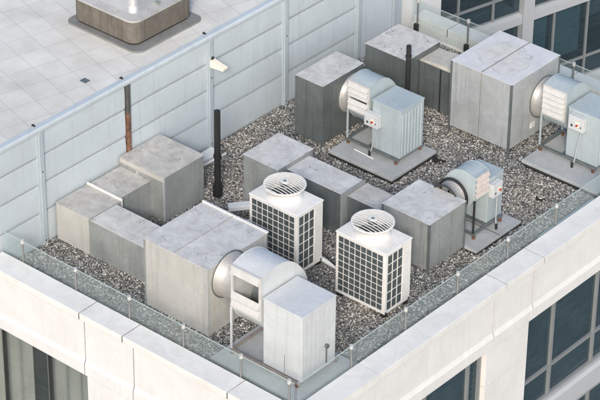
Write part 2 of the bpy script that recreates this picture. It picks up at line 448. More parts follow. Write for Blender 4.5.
# facade: spandrel panels with a moulded lower edge
def spandrel_right(y0, y1):
    g = .013
    pr = [(4.3, .29), (4.73, .29), (4.73, -.68), (4.775, -.80), (4.775, -1.06), (4.74, -1.10), (4.3, -1.10)]
    P_(MB().prism(pr, 1, y0 + g, y1 - g), 'spandrel_panel', PARAPET, .006)
    if y1 < 9: P_(MB().prism([(p - .014 if p > 4.5 else p, q) for p, q in pr], 1, y1 - g + .002, y1 + g - .002), 'joint_seal', DARK)
for a, b in ((-4.86, 1.66), (1.66, 3.10), (3.10, 7.2), (7.2, 10.4)): spandrel_right(a, b)
def spandrel_left(x0, x1):
    g = .013
    pr = [(-4.4, .29), (-4.855, .29), (-4.855, -.74), (-4.90, -.86), (-4.90, -1.13), (-4.865, -1.16), (-4.4, -1.16)]
    P_(MB().prism(pr, 0, x0 + g, x1 - g), 'spandrel_panel', PARAPET, .006)
    if x1 < 4: P_(MB().prism([(p + .014 if p < -4.5 else p, q) for p, q in pr], 0, x1 - g + .002, x1 + g - .002), 'joint_seal', DARK)
for a, b in ((-9.0, -4.2), (-4.2, -1.27), (-1.27, .17), (.17, 4.29)): spandrel_left(a, b)
# piers
P_(MB().box(4.2, 4.725, 1.48, 3.02, -2.09, -1.105).box(4.2, 4.725, 1.48, 3.02, -6, -2.105), 'pier', PARAPET, .004)
P_(MB().box(3.6, 4.725, -4.845, -3.2, -6, -1.105), 'corner_pier', PARAPET, .004)
P_(MB().box(-1.25, 3.59, -4.845, -4.4, -6, -1.165), 'pier', PARAPET, .004)
P_(MB().box(4.30, 4.60, 1.42, 1.478, -6, -1.105), 'reveal', BEIGE)

def window_y(y0, y1, z0, z1, mull, tr, refl_lines='slats'):
    """window in the right facade (plane x); frame is one part, each pane another"""
    X = 4.56
    fr = MB()
    for m in [y0 + .03] + list(mull) + [y1 - .03]: fr.box(X - .05, X + .07, m - .035, m + .035, z0, z1)
    for z in tr: fr.box(X - .045, X + .06, y0, y1, z - .04, z + .04)
    for z in (z0 + .03, z1 - .03): fr.box(X - .046, X + .062, y0, y1, z - .03, z + .03)
    w = P_(fr, 'window', MULL)
    ys = [y0] + list(mull) + [y1]; zz = [z0] + list(tr) + [z1]
    for a, b in zip(ys[:-1], ys[1:]):
        for c, d in zip(zz[:-1], zz[1:]):
            B(X - .006, X + .006, a + .02, b - .02, c + .02, d - .02).build('pane', PANE, w)
    mb = MB(); z = z1 - .05; k = 0
    while z > z0 + .15:
        tilt = random.uniform(.055, .085)
        mb.add([(X - .19, y0, z), (X - .19, y1, z), (X - .10, y1, z - tilt), (X - .10, y0, z - tilt)], [[0, 1, 2, 3]]); z -= .17
    for m in ys[:-1]:
        mb.box(X - .095, X - .09, m + .35, m + .36, z0, z1).box(X - .095, X - .09, m + .8, m + .81, z0, z1)
    mb.build('reflection_slats', BLIND, w)  # slats added to suggest wavy reflections in the panes
    B(X - 1.2, X - 1.18, y0, y1, z0 - .5, z1 + .1).build('room_back', ROOMDARK, w)
window_y(-3.15, 1.42, -3.85, -1.10, [-1.9, -.55, .98], [-3.0])
window_y(3.02, 7.3, -3.85, -1.10, [4.15, 5.86], [-3.0])
window_y(3.02, 7.3, -7.2, -4.62, [4.15, 5.86], [])
P_(MB().prism([(4.2, -3.87), (4.70, -3.87), (4.76, -3.95), (4.76, -4.45), (4.70, -4.60), (4.2, -4.60)], 1, 3.03, 7.3), 'sill_band', BAND, .01)
P_(MB().prism([(4.2, -3.87), (4.70, -3.87), (4.76, -3.95), (4.76, -4.45), (4.70, -4.60), (4.2, -4.60)], 1, -3.2, 1.47), 'sill_band', BAND, .01)
P_(MB().box(4.2, 4.725, 7.31, 8.7, -6, -1.105), 'pier', PARAPET, .004)

def window_x(x0, x1, z0, z1, mull):
    Y = -4.70
    fr = MB()
    for m in [x0 + .03] + list(mull) + [x1 - .015]: fr.box(m - .022, m + .022, Y - .05, Y + .05, z0, z1)
    for z in (z0 + .03, z1 - .02): fr.box(x0, x1, Y - .046, Y + .046, z - .02, z + .02)
    w = P_(fr, 'window', DARK)
    xs = [x0] + list(mull) + [x1]
    for a, b in zip(xs[:-1], xs[1:]):
        B(a + .02, b - .02, Y - .006, Y + .006, z0 + .02, z1 - .02).build('pane', PANE_SAGE, w)
    mb = MB(); k = 160; vs = []
    for i in range(k + 1):
        x = x0 + (x1 - x0) * i / k
        y = Y + .30 + .055 * math.sin(i * .62) + .04 * math.sin(i * .23 + 1)
        vs += [(x, y, z0), (x, y, z1)]
    mb.add(vs, [[2 * i, 2 * i + 2, 2 * i + 3, 2 * i + 1] for i in range(k) if not (70 < i < 78 or 112 < i < 124)], True)
    mb.build('curtain', CURTAIN, w)
    B(x0, x1, Y + 1.2, Y + 1.22, z0 - .5, z1 + .1).build('room_back', ROOMDARK, w)
window_x(-8.9, -1.255, -4.6, -1.17, [-7.6, -6.3, -5.0, -3.98, -2.54])

# ------------------------------------------------------------------ glass balustrades
def balustrade(label, axis, fixed, posts, lo, hi, inward):
    mid = (lo + hi) / 2
    g = thing('glass_balustrade', label, 'balustrade', (mid, fixed, .5) if axis == 'x' else (fixed, mid, .5), 0 if axis == 'x' else R(90))
    # local: x along the run
    s = inward
    for p in posts:
        u = p - mid
        po = MB().tube([(u, 0, -.12), (u, 0, .50)], .026, 10).build('rail_post', STEEL, g)
        MB().tube([(u, 0, .46), (u, 0, .55)], .042, 12).build('clamp', CLAMP, po)
        MB().box(u - .055, u + .055, .0, s * .09, -.34, -.14).build('fixing_block', DARK, po, .008)
    cuts = [lo] + list(posts) + [hi]
    for a, b in zip(cuts[:-1], cuts[1:]):
        if b - a > .1: MB().box(a - mid + .03, b - mid - .03, s * .006, s * .018, -.36, .50).build('glass_panel', RAILGLASS, g); MB().box(a - mid + .03, b - mid - .03, s * .004, s * .020, .501, .512).build('glass_edge', GLASSEDGE, g)
    return g
balustrade('low glass balustrade along the left parapet, in front of the largest fan', 'x', -4.35, [-3.61, -1.99, -.40, 1.15, 2.75, 4.05], -4.2, 4.2, 1)
gR = balustrade('low glass balustrade along the right parapet, beside the smallest fan', 'y', 4.225, [-2.6, -.82, .96, 2.74, 4.53, 6.31, 8.1], -4.3, 9.9, 1)
balustrade('glass balustrade on posts with dark fixing blocks at the far parapet', 'x', 9.94, [-4.02, -2.42, -.82, .80, 2.4, 4.0], -4.2, 4.2, -1)

# ------------------------------------------------------------------ sheet metal boxes and ducts
def metal_box(name, label, cat, x0, x1, y0, y1, z0, z1, body=GALV, top=TOP_SKYLIT, legs=(), group=None, t=.012, ov=.012):
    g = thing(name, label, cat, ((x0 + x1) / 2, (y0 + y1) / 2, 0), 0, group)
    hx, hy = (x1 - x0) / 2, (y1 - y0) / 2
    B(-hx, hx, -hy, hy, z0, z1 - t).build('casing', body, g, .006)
    B(-hx - ov, hx + ov, -hy - ov, hy + ov, z1 - t + .001, z1).build('top_sheet', top, g, .004)  # same steel as the casing, coloured paler where the sky lights it
    if not legs:
        MB().box(hx - .03, hx + .006, -hy - .006, -hy - .001, z0, z1 - t - .004).box(hx + .001, hx + .006, -hy - .0005, -hy + .03, z0, z1 - t - .004).build('corner_strip', GALV_PALE, g)
    for (i, j) in legs:
        ax, ay = i * (hx + .013), j * (hy + .013)
        mb = MB().box(min(ax, ax - i * .05), max(ax, ax - i * .05), min(ay, ay - j * .012), max(ay, ay - j * .012), 0, z1 - t - .004)
        mb.box(min(ax, ax - i * .012), max(ax, ax - i * .012), min(ay - j * .012, ay - j * .05), max(ay - j * .012, ay - j * .05), 0, z1 - t - .004)
        mb.build('leg', GALV_DARK, g)
    g['h'] = (hx, hy)
    return g, hx, hy
LEGS = ((-1, -1), (1, -1), (1, 1), (-1, 1))

# front big plenum (left of the largest fan)
g, hx, hy = metal_box('plenum_box', 'large cream grey metal box with a seamed top, feeding the largest fan', 'metal box', -.99, .86, -3.27, -1.40, .02, 1.73, CREAM_METAL, TOP_SKYLIT)
B(-hx * .05 - .02, -hx * .05 + .02, -hy - .008, hy + .008, 1.731, 1.738).build('seam', TOP_OLD_SKYLIT, g)
B(-hx - .02, hx + .02, hy - .01, hy + .035, 1.731, 1.765).build('edge_lip', FLASH, g)
MB().box(-hx, -hx + .05, -hy - .008, -hy - .001, .02, 1.70).build('corner_strip', GALV, g)

# L-shaped duct by the wall: low cube + arm + link to the tall box
d = thing('corner_duct', 'low L shaped metal duct with a raised flange beside the panelled wall', 'duct', (-3.68, -2.2, 0))
def D_(mb, name, mat, bevel=.006):
    o = mb.build(name, mat, d, bevel); o.location = (3.68, 2.2, 0); return o
D_(B(-4.21, -3.18, -2.72, -1.72, .02, .965), 'elbow_casing', CREAM_METAL)
D_(B(-4.22, -3.168, -2.732, -1.735, .966, .98), 'elbow_top', TOP_OLD_SKYLIT)
D_(B(-3.16, -1.45, -2.72, -1.89, .02, .955), 'arm_casing', GALV)
D_(B(-3.155, -1.2, -2.73, -1.88, .956, .97), 'arm_top', TOP_SKYLIT)
D_(B(-4.235, -3.15, -1.73, -1.69, .0, 1.03), 'flange', FLASH, .004)
D_(B(-3.178, -3.150, -2.745, -1.75, .0, .985), 'flange', GALV, .004)
D_(MB().box(-2.31, -2.275, -2.745, -2.722, .0, .955), 'flange', GALV, .004)
D_(B(-4.20, -3.27, -1.69, -.66, .02, .965), 'link_casing', GALV)
D_(B(-4.21, -3.26, -1.69, -.67, .966, .98), 'link_top', TOP_OLD_SKYLIT)

g, hx, hy = metal_box('tall_duct_box', 'tall grey metal box with a speckled top standing against the panelled wall', 'metal box', -4.22, -2.86, -.66, .66, .02, 1.21, GALV, TOP_OLD_SKYLIT)
MB().box(-hx + .0, hx, -hy - .010, -hy - .001, 1.08, 1.19).build('sun_patch_band', CREAM_METAL, g)  # cream strip carries the warm sun patch on this face
MB().box(-hx * .25, -hx * .25 + .05, -hy - .009, -hy - .001, .02, 1.07).build('corner_strip', CREAM_METAL, g)

# low chain in the middle
g, hx, hy = metal_box('low_plenum_box', 'low square metal box behind the rear condenser, at the end of the flat duct', 'metal box', -2.17, -1.14, 1.24, 2.47, .02, 1.25, GALV, TOP_SKYLIT)
g, hx, hy = metal_box('flat_duct', 'long flat metal duct with black scuffs joined to the low square box', 'duct', -1.12, .48, 1.56, 2.32, .02, 1.13, GALV_DARK, TOP_SKYLIT)
MB().box(hx, hx + .04, -hy - .03, hy + .03, .02, 1.16).build('flange', GALV, g, .004)
g, hx, hy = metal_box('short_duct', 'short low metal duct between the flat duct and the scratched square box', 'duct', .54, 1.56, 1.70, 2.38, .02, 1.06, GALV_DARK, TOP_OLD_SKYLIT)

g, hx, hy = metal_box('plenum_box', 'square scratched metal box feeding the smallest fan, close to the right parapet', 'metal box', 1.56, 2.88, 1.66, 2.95, .10, 1.32, GALV, TOP_SKYLIT, legs=LEGS)
# three boxes at the rear
g, hx, hy = metal_box('plenum_box', 'tall grey metal box feeding the blue fan nearest the panelled wall', 'metal box', -3.12, -2.29, 4.16, 5.64, .10, 1.70, GALV_DARK, TOP_SKYLIT, legs=((-1, -1), (1, -1), (1, 1)))
g, hx, hy = metal_box('plenum_box', 'wide grey metal box in the far corner where the panelled wall ends', 'metal box', -3.17, -1.88, 6.80, 8.08, .05, 1.42, GALV_DARK, TOP_SKYLIT)
g, hx, hy = metal_box('link_duct', 'low stained metal duct with a buckled tan top between the two far boxes', 'duct', -1.86, -.53, 7.28, 8.05, .05, 1.25, GALV_DARK, TOP_TAN)
MB().prism([(-hx + .02, 1.252), (hx - .02, 1.252), (hx - .3, 1.30), (-hx + .5, 1.31)], 1, -hy + .03, hy - .03).build('buckled_sheet', TOP_TAN, g, .02)
MB().box(-.04, -.0, -hy - .012, -hy - .001, .05, 1.22).build('seam', DARK, g)
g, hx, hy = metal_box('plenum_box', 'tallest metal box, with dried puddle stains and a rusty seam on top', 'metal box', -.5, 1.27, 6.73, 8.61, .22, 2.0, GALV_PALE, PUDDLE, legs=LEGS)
B(-.012, .012, -hy - .008, hy + .008, 2.001, 2.010).build('seam', RUST_PAINT, g)
MB().box(-.008, .006, -hy - .010, -hy - .001, .25, 1.97).build('seam', RUST_PAINT, g)
mb = MB()
for z in (.66, 1.1, 1.54): mb.box(-hx, hx, -hy - .006, -hy - .001, z, z + .012)
mb.build('panel_joint', GALV_PALE, g)
B(hx + .001, hx + .03, -.1, .05, .45, .58).build('inspection_label', FLASH, g)

# ------------------------------------------------------------------ fan units
VOL = [(0, 0), (.25, .08), (.42, .105), (.60, .09), (.78, .045), (.95, -.05), (1.10, -.18), (1.24, -.34), (1.36, -.52), (1.44, -.72), (1.47, -.92), (1.44, -1.12), (1.36, -1.32), (1.23, -1.49), (1.06, -1.62), (.86, -1.68), (.66, -1.68), (.46, -1.61), (.28, -1.49), (.13, -1.32), (.03, -1.15), (0, -1.05)]
def fan_unit(label, loc, rz, pad_z, w, lh, ztop, mx0, mx1, md, mz0, mz1, duct_len, paint, blades, blade_mat, missing=(), box=None, rails=GALV_DARK, mounts=RUST, ribs=True, knob=False, my=-.02, open_gap=None, dr=.53, rib=.022, leg_mat=None, collar=None):
    """local frame: x from the duct to the motor, louvre in the plane y=0 facing -y, z=0 on the pad"""
    g = thing('exhaust_fan', label, 'fan', (loc[0], loc[1], pad_z), rz, 'belt driven exhaust fans on the roof')
    k = lh / 1.05
    prof = [(y * k, ztop + z * k) for y, z in VOL]
    # scroll: open at the discharge, so walls only
    sc = MB(); n = len(prof)
    pts = prof
    sc.add([(x, y, z) for y, z in pts for x in (0, w)], [[2 * i, 2 * i + 1, 2 * i + 3, 2 * i + 2] for i in range(n - 1)], True)
    for x in (0, w):
        sc.add([(x, y, z) for y, z in prof], [list(range(n))])
    h = sc.build('scroll_housing', paint, g)
    # rims that finish the side plates
    for x in (-.012, w + .002):
        rim = MB()
        for i in range(n - 1):
            (ya, za), (yb, zb) = pts[i], pts[i + 1]
            L = math.hypot(yb - ya, zb - za); nx, nz = (zb - za) / L * .012, -(yb - ya) / L * .012
            rim.add([(x, ya - nx, za - nz), (x + .01, ya - nx, za - nz), (x + .01, yb - nx, zb - nz), (x, yb - nx, zb - nz), (x, ya + nx, za + nz), (x + .01, ya + nx, za + nz), (x + .01, yb + nx, zb + nz), (x, yb + nx, zb + nz)],
                    [[0, 1, 2, 3], [4, 7, 6, 5], [0, 3, 7, 4], [1, 5, 6, 2]])
        rim.build('seam_rim', paint, h)
    # louvre frame and blades
    f = .035 * k + .012
    fr = MB().box(-.01, f, -.05, .01, ztop - lh, ztop + .012).box(w - f, w + .01, -.05, .01, ztop - lh, ztop + .012)
    fr.box(-.008, w + .008, -.052, .008, ztop - f * .6, ztop + .014).box(-.008, w + .008, -.052, .008, ztop - lh - .01, ztop - lh + f * .6)
    lf = fr.build('louvre_frame', paint if blade_mat is BLADE_DULL else BLADE, g)
    step = (lh - .04) / blades
    for b in range(blades):
        if b in missing: continue
        zb = ztop - .03 - b * step
        a = step * (.98 if open_gap != b else .45)
        MB().prism([(-.052, zb), (-.040, zb + .006), (-.078, zb - a * .66), (-.100, zb - a * .70), (-.100, zb - a * .66)], 0, f * .4, w - f * .4).build('louvre_blade', blade_mat, lf)
    # round inlet duct with flange rings
    yc, zc, r = .85 * k, ztop - 1.07 * k, dr * k
    dm = MB(); kk = 40
    prof_d = [(-duct_len - .004, r * 1.06), (-duct_len + .03, r * 1.06), (-duct_len + .035, r), (-.12, r), (-.10, r * 1.05), (-.06, r * 1.05), (-.05, r * 1.0), (.0, r * 1.0)]
    vs = [(x, yc + rr * math.cos(2 * math.pi * j / kk), zc + rr * math.sin(2 * math.pi * j / kk)) for x, rr in prof_d for j in range(kk)]
    dm.add(vs, [[i * kk + j, i * kk + (j + 1) % kk, (i + 1) * kk + (j + 1) % kk, (i + 1) * kk + j] for i in range(len(prof_d) - 1) for j in range(kk)], True)
    du = dm.build('round_duct', GALV_SHINY, g)
    fl = MB()
    ring = lambda x0, x1, r0, r1: [fl.add([(x, yc + q * math.cos(2 * math.pi * (j + e) / kk), zc + q * math.sin(2 * math.pi * (j + e) / kk)) for e in (0, 1) for x in (x0, x1) for q in (r0, r1)], [[0, 1, 5, 4], [2, 6, 7, 3], [1, 3, 7, 5], [0, 4, 6, 2]]) for j in range(kk)]
    ring(-duct_len - .002, -duct_len + .012, r * 1.0, r * 1.12)
    fl.build('flange', GALV_DARK if blade_mat is not BLADE_DULL else DARK, du)
    if collar:
        fl = MB(); ring(-.11, -.07, r * 1.0, r * 1.2); fl.build('collar', collar, du)
    # impeller seen through open discharge: short drum
    MB().tube([(w * .12, yc, zc), (w * .88, yc, zc)], r * .78, 24).build('impeller', GALV_DARK, h)
    # motor cabinet
    mb = MB().box(mx0, mx1, my, my + md, mz0, mz1)
    mo = mb.build('motor_cabinet', paint, g, .01)
    B(mx0 - .012, mx1 + .012, my - .012, my + md + .012, mz1 + .001, mz1 + .022).build('lid', paint, mo, .006)
    if ribs:
        rb = MB()
        for i in range(7):
            y = my + md * (.10 + i * .8 / 6)
            rb.prism([(mx1 + .001, y - .035), (mx1 + rib, y - .02), (mx1 + rib, y + .02), (mx1 + .001, y + .035)], 2, mz0 + .06, mz1 - .10)
        rb.build('ribbed_side', paint, mo)
    # link between scroll and cabinet
    B(w + .001, mx0 - .001, my + md * .25, my + md * .75, zc - r * .6, zc + r * .5).build('belt_guard', GALV_DARK, g)
    if knob:
        kb = MB().tube([(mx1 + .03, my + md * .70, mz0 + .1), (mx1 + .03, my + md * .70, mz0 + .52)], .014, 8)
        kb.tube([(mx1 + .0, my + md * .70, mz0 + .55), (mx1 + .07, my + md * .70, mz0 + .55)], .045, 12); kb.build('drain_valve', GALV_DARK, mo)
        MB().box(mx0 + .55 * (mx1 - mx0), mx0 + .56 * (mx1 - mx0), my - .004, my - .0005, mz0 + .02, mz0 + .48).build('access_seam', GALV_DARK, mo)
    # frame
    xr = mx1 if mx1 > w else w
    dd = max(md, 1.2 * k)
    fm = MB()
    for y in (my - .03, my + dd): fm.box(-.02, xr, y - .025, y + .025, mz0 - .06, mz0 - .005)
    for x in (.0, w + .02, xr - .06): fm.box(x - .02, x + .03, my - .005, my + dd - .025, mz0 - .058, mz0 - .008)
    fm.build('base_frame', rails, g)
    for (x, y) in ((.0, my - .03), (.0, my + dd)):
        top_z = ztop - lh if y < .1 else zc
        MB().box(x - .018, x + .018, y - .018, y + .018, mz0 - .005, top_z).build('support_leg', leg_mat or paint, g)
    for (x, y) in ((.03, my - .03), (xr - .08, my - .03), (.03, my + dd), (xr - .08, my + dd)):
        MB().tube([(x, y, 0), (x, y, mz0 - .06)], .05 * max(.8, k), 10).build('spring_mount', mounts, g)
    # control box on the cabinet with red switch and hanging cable
    if box:
        bx, bz, bw, bh = box
        cb = MB().box(bx, bx + bw, my - .16, my - .013, bz, bz + bh).build('control_box', FAN_WHITE, g, .008)
        y = my - .162
        MB().tube([(bx + bw * .62, y + .004, bz + bh * .45), (bx + bw * .62, y - .05, bz + bh * .45)], .026, 10).build('switch', RED, cb)
        MB().box(bx + bw * .50, bx + bw * .72, y - .002, y + .001, bz + bh * .28, bz + bh * .66).build('switch_plate', LAMPW, cb)
        mk = MB().box(bx + bw * .18, bx + bw * .30, y - .003, y + .001, bz + bh * .22, bz + bh * .38)
        mk.box(bx + bw * .80, bx + bw * .88, y - .003, y + .001, bz + bh * .30, bz + bh * .40); mk.build('warning_mark', DARK, cb)
        p = [(bx + bw * .75, my - .08, bz), (bx + bw * .76, my - .08, bz - .12), (bx + bw * .66, my - .10, bz - .30), (bx + bw * .55, my - .13, mz0 + .02), (bx + bw * .48, my - .17, .10), (bx + bw * .48, my - .17, .0)]
        MB().tube(p, .016, 8).build('cable', CABLE, cb)
        MB().tube([(bx + bw * .48, my - .17, 0), (bx + bw * .48, my - .17, .14)], .03, 8).build('cable_gland', BLACK, cb)
    return g

fan_unit('largest pale grey exhaust fan with missing louvre blades, at the front parapet corner', (1.72, -3.45), 0, .15, .80, 1.03, 2.20, .86, 1.91, 1.07, .12, 1.74, .86, FAN_WHITE, 5, BLADE, missing=(1, 2), rails=RUST_PAINT, ribs=True, knob=True, dr=.50, rib=.0025)
fan_unit('pale blue exhaust fan with white louvres, nearest the panelled wall', (-1.87, 4.64), 0, .15, .60, .76, 1.69, .71, 1.56, .86, .15, 1.42, .42, FAN_PAINT, 5, BLADE, box=(.60, .80, .40, .34), open_gap=2, dr=.66)
fan_unit('pale blue exhaust fan with white louvres, beside the tallest stained metal box', (1.73, 7.40), 0, .15, .63, .76, 1.76, .72, 1.62, .86, .15, 1.43, .45, FAN_PAINT, 5, BLADE, box=(.84, 1.00, .42, .36), dr=.66)
fan_unit('smallest pale blue exhaust fan with dull pinkish louvres facing the right parapet', (2.80, 3.32), R(90), .10, .49, .60, 1.62, .53, 1.08, .68, .16, 1.30, .40, FAN_PAINT, 4, BLADE_DULL, box=(.52, .88, .34, .34), ribs=False, dr=.60, leg_mat=DARK, collar=DARK)

def pad(label, x0, x1, y0, y1, h, joint=None):
    o = thing('equipment_pad', label, 'concrete pad', ((x0 + x1) / 2, (y0 + y1) / 2, 0), 0, 'concrete pads under the fans')
    hx, hy = (x1 - x0) / 2, (y1 - y0) / 2
    B(-hx, hx, -hy, hy, -.02, h).build('slab', CONC, o, .015)
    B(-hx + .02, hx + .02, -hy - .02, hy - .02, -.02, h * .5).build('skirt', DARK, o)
    if joint: B(-hx + .01, hx - .01, joint - .008, joint + .008, h - .01, h + .003).build('joint', DARK, o)
pad('pale concrete pad under the largest fan at the parapet corner', 1.50, 4.0, -3.95, -2.05, .15)
pad('pale blue grey concrete pad under the rear left fan', -1.97, -.05, 4.02, 5.70, .15)
pad('pale concrete pad under the rear right fan at the right edge', 1.68, 3.9, 6.70, 8.7, .15)
pad('dark edged concrete pad with a cross joint under the smallest fan', 1.9, 3.22, 2.97, 4.65, .10, .05)

# ------------------------------------------------------------------ condensers
def condenser(label, x0, y0):
    Wd, Dp, z0, z1 = 1.38, .86, .12, 1.70
    g = thing('condenser_unit', label, 'air conditioner', (x0, y0, 0), 0, 'white outdoor condensers')
    B(.03, Wd - .03, .03, Dp - .03, z0 + .02, z1 - .04).build('inner_casing', AC_DARK, g)
    fr = MB()
    for (x, y) in ((0, 0), (Wd - .09, 0), (0, Dp - .07), (Wd - .09, Dp - .07)):
        fr.box(x, x + (.05 if x == 0 else .09), y, y + .07, z0, z1 - .04)
    fr.box(.0, Wd, .004, Dp - .004, z0 - .002, z0 + .06).box(.002, Wd - .002, .002, Dp - .002, z1 - .10, z1 - .04)
    fr.box(Wd - .028, Wd - .001, Dp * .68, Dp - .03, z0 + .06, z1 - .10)       # service panel strip
    fr.box(.0, .03, .06, Dp - .06, z0 + .06, z1 - .1).box(.05, Wd - .08, Dp - .03, Dp - .002, z0 + .06, z1 - .1)
    fr.build('cabinet_frame', AC_WHITE, g, .006)
    B(-.015, Wd + .015, -.015, Dp + .015, z1 - .04, z1).build('top_panel', AC_WHITE, g, .012)
    gr = MB()
    for i in range(9):
        x = .05 + (Wd - .14) * i / 8; gr.box(x - .0055, x + .0055, .008, .020, z0 + .06, z1 - .10)
    for i in range(10):
        z = z0 + .06 + (z1 - z0 - .16) * i / 9; gr.box(.05, Wd - .09, .006, .018, z - .0055, z + .0055)
    gr.build('coil_guard', AC_WHITE, g)
    gr = MB()
    for i in range(4):
        y = .07 + (Dp * .68 - .07) * i / 3; gr.box(Wd - .020, Wd - .008, y - .010, y + .010, z0 + .06, z1 - .10)
    for i in range(7):
        z = z0 + .06 + (z1 - z0 - .16) * i / 6; gr.box(Wd - .018, Wd - .006, .07, Dp * .68, z - .007, z + .007)
    gr.build('side_guard', AC_WHITE, g)
    c = (Wd * .47, Dp * .5, z1)
    sh = MB().lathe([(.41, 0), (.385, .05), (.375, .12), (.39, .20), (.45, .26), (.475, .285), (.475, .31), (.455, .31), (.43, .285), (.37, .20), (.355, .12), (.355, .0)], c, 48)
    s_ = sh.build('fan_shroud', AC_WHITE, g)
    MB().lathe([(.0, .02), (.36, .02)], c, 32, False).build('fan_well', AC_DARK, g)
    ft = MB()
    for k in range(4):
        a = k * math.pi / 2 + .4
        pts = [Vector((math.cos(a + t) * r, math.sin(a + t) * r, zz)) for (t, r, zz) in ((0, .08, .07), (0, .33, .05), (.75, .33, .15), (.9, .08, .13))]
        ft.add([p + Vector(c) for p in pts], [[0, 1, 2, 3]])
    ft.tube([Vector(c) + Vector((0, 0, .04)), Vector(c) + Vector((0, 0, .19))], .085, 16)
    ft.build('fan_rotor', surfdark, g)
    gd = MB()
    zt = c[2] + .30
    for r in (.24, .44):
        k = 40
        ring = [(c[0] + r * math.cos(2 * math.pi * j / k), c[1] + r * math.sin(2 * math.pi * j / k), zt + .06 * (1 - (r / .46) ** 2)) for j in range(k + 1)]
        gd.tube(ring, .0045, 5, False)
    for i in range(-6, 7):
        y = i * .071; hw = math.sqrt(max(0, .455 ** 2 - y * y))
        m = []
        for t in (-1, -.5, 0, .5, 1):
            rr = (y * y + (t * hw) ** 2) / .46 ** 2; m.append((c[0] + t * hw, c[1] + y, zt + .008 + .06 * (1 - rr)))
        gd.tube(m, .009, 5, False)
    gd.build('fan_guard', AC_WHITE, s_)
    MB().tube([(c[0], c[1], zt + .055), (c[0], c[1], zt + .085)], .095, 20).build('guard_hub', AC_WHITE, s_)
    MB().tube([(c[0], c[1], zt + .0855), (c[0], c[1], zt + .0875)], .04, 16).build('hub_badge', STEEL, s_)
    for (x, y) in ((.08, .08), (Wd - .08, .08), (.08, Dp - .08), (Wd - .08, Dp - .08)):
        B(x - .06, x + .06, y - .06, y + .06, .0, z0).build('foot', DARK, g)
    return g
surfdark = surf('rotor_grey', (.10, .115, .12), .1, .5)
condenser('white condenser with round top fan, standing right behind the large cream box', -.51, -.42)
condenser('white condenser with round top fan, the one nearer the right parapet', 1.87, -.30)

# ------------------------------------------------------------------ pipes and small things on the gravel
def pipe(label, pts, r, mat, name='pipe', cat='pipe', group=None, k=10):
    o = MB().tube(pts, r, k).build(name, mat); tag(o, label, cat, group); return o
vp = thing('vent_pipe', 'tall black vent pipe standing on the gravel near the panelled wall', 'pipe', (-2.73, .98, 0))
MB().tube([(0, 0, 0), (0, 0, 2.28)], .075, 14).build('riser', BLACK, vp)
MB().tube([(0, 0, .02), (0, 0, .32)], .115, 14).build('base_collar', BLACK, vp)
MB().tube([(0, 0, 1.05), (0, 0, 1.12)], .095, 14).build('coupling', BLACK, vp)
vp = thing('vent_pipe', 'shorter brown black vent pipe in front of the stained low duct at the rear', 'pipe', (-1.76, 6.70, 0))
MB().tube([(0, 0, 0), (0, 0, 1.92)], .06, 12).build('riser', DARK, vp)
MB().tube([(0, 0, 1.60), (0, 0, 1.66)], .075, 12).build('coupling', DARK, vp)
pipe('white pipe laid on the gravel between the two condensers', [(.74, .50, .10), (1.05, .46, .10), (1.95, .36, .10)], .055, PIPEW)
pipe('thin white conduit on the gravel at the foot of the panelled wall', [(-3.80, .9, .09), (-3.77, 1.7, .09), (-3.74, 2.38, .09)], .032, PIPEW, 'conduit', 'conduit')
bx = thing('junction_box', 'flat white junction box lying at the foot of the panelled wall', 'junction box', (-4.02, 2.05, 0))
B(-.16, .16, -.30, .30, .03, .12).build('lid', PIPEW, bx, .012)
B(-.15, .15, -.29, .29, -.02, .03).build('base', GALV_DARK, bx)
pipe('thin dark cable strung low between the two white condensers', [(.86, .44, .30), (1.3, .36, .22), (1.9, .30, .28)], .018, DARK, 'cable', 'cable')
pipe('thin grey conduit crossing the gravel beside the pad of the smallest fan', [(-.0, 3.9, .06), (.9, 3.85, .06), (1.85, 4.0, .06)], .016, GALV, 'conduit', 'conduit')
tk = thing('cable_trunking', 'short white trunking with thin pipes at the left side of the rear condenser', 'trunking', (-1.62, .72, 0), R(52))
B(-.42, .34, -.10, .10, .28, .40).build('cover', PIPEW, tk, .012)
B(-.30, -.22, -.06, .06, 0, .28).build('stand', GALV_DARK, tk)
B(.14, .22, -.06, .06, 0, .28).build('stand', GALV_DARK, tk)
mb = MB()
for i in range(3): mb.tube([(-.6, -.22 - i * .07, .06), (.0, -.20 - i * .06, .07), (.62, -.05 - i * .05, .16)], .02, 8)
mb.build('refrigerant_lines', PIPEW, tk)
pipe('pale green channel lying along the foot of the right balustrade', [(4.02, 4.3, .13), (4.02, 6.35, .13)], .11, PIPEG, 'channel', 'channel', k=6)
pipe('loose thin conduit on the pad in front of the rear left fan', [(-1.5, 4.42, .18), (-.9, 4.38, .18)], .018, PIPEW, 'conduit', 'conduit')

def clump(label, x, y, r):
    bm = bmesh.new()
    for i in range(9):
        a = random.uniform(0, 6.28); d_ = random.uniform(0, r)
        s = random.uniform(.3, .7) * r
        m = Matrix.Translation((x + math.cos(a) * d_ * 1.3, y + math.sin(a) * d_, s * .3)) @ Matrix.Rotation(a, 4, 'Z') @ Matrix.Diagonal((s * 1.2, s * .6, s * .4, 1))
        bmesh.ops.create_icosphere(bm, subdivisions=1, radius=1, matrix=m)
    for v in bm.verts: v.co += Vector((random.uniform(-.02, .02), random.uniform(-.02, .02), random.uniform(-.005, .02)))
    me = bpy.data.meshes.new('debris'); bm.to_mesh(me); bm.free(); me.materials.append(LITTER)
    o = bpy.data.objects.new('debris', me); col.objects.link(o); tag(o, label, 'debris'); return o
clump('dark scrap on the gravel beside the pad of the fan nearest the wall', .14, 5.55, .13)
clump('small dark scrap on the open gravel in front of the rear right pad', 2.9, 5.75, .10)

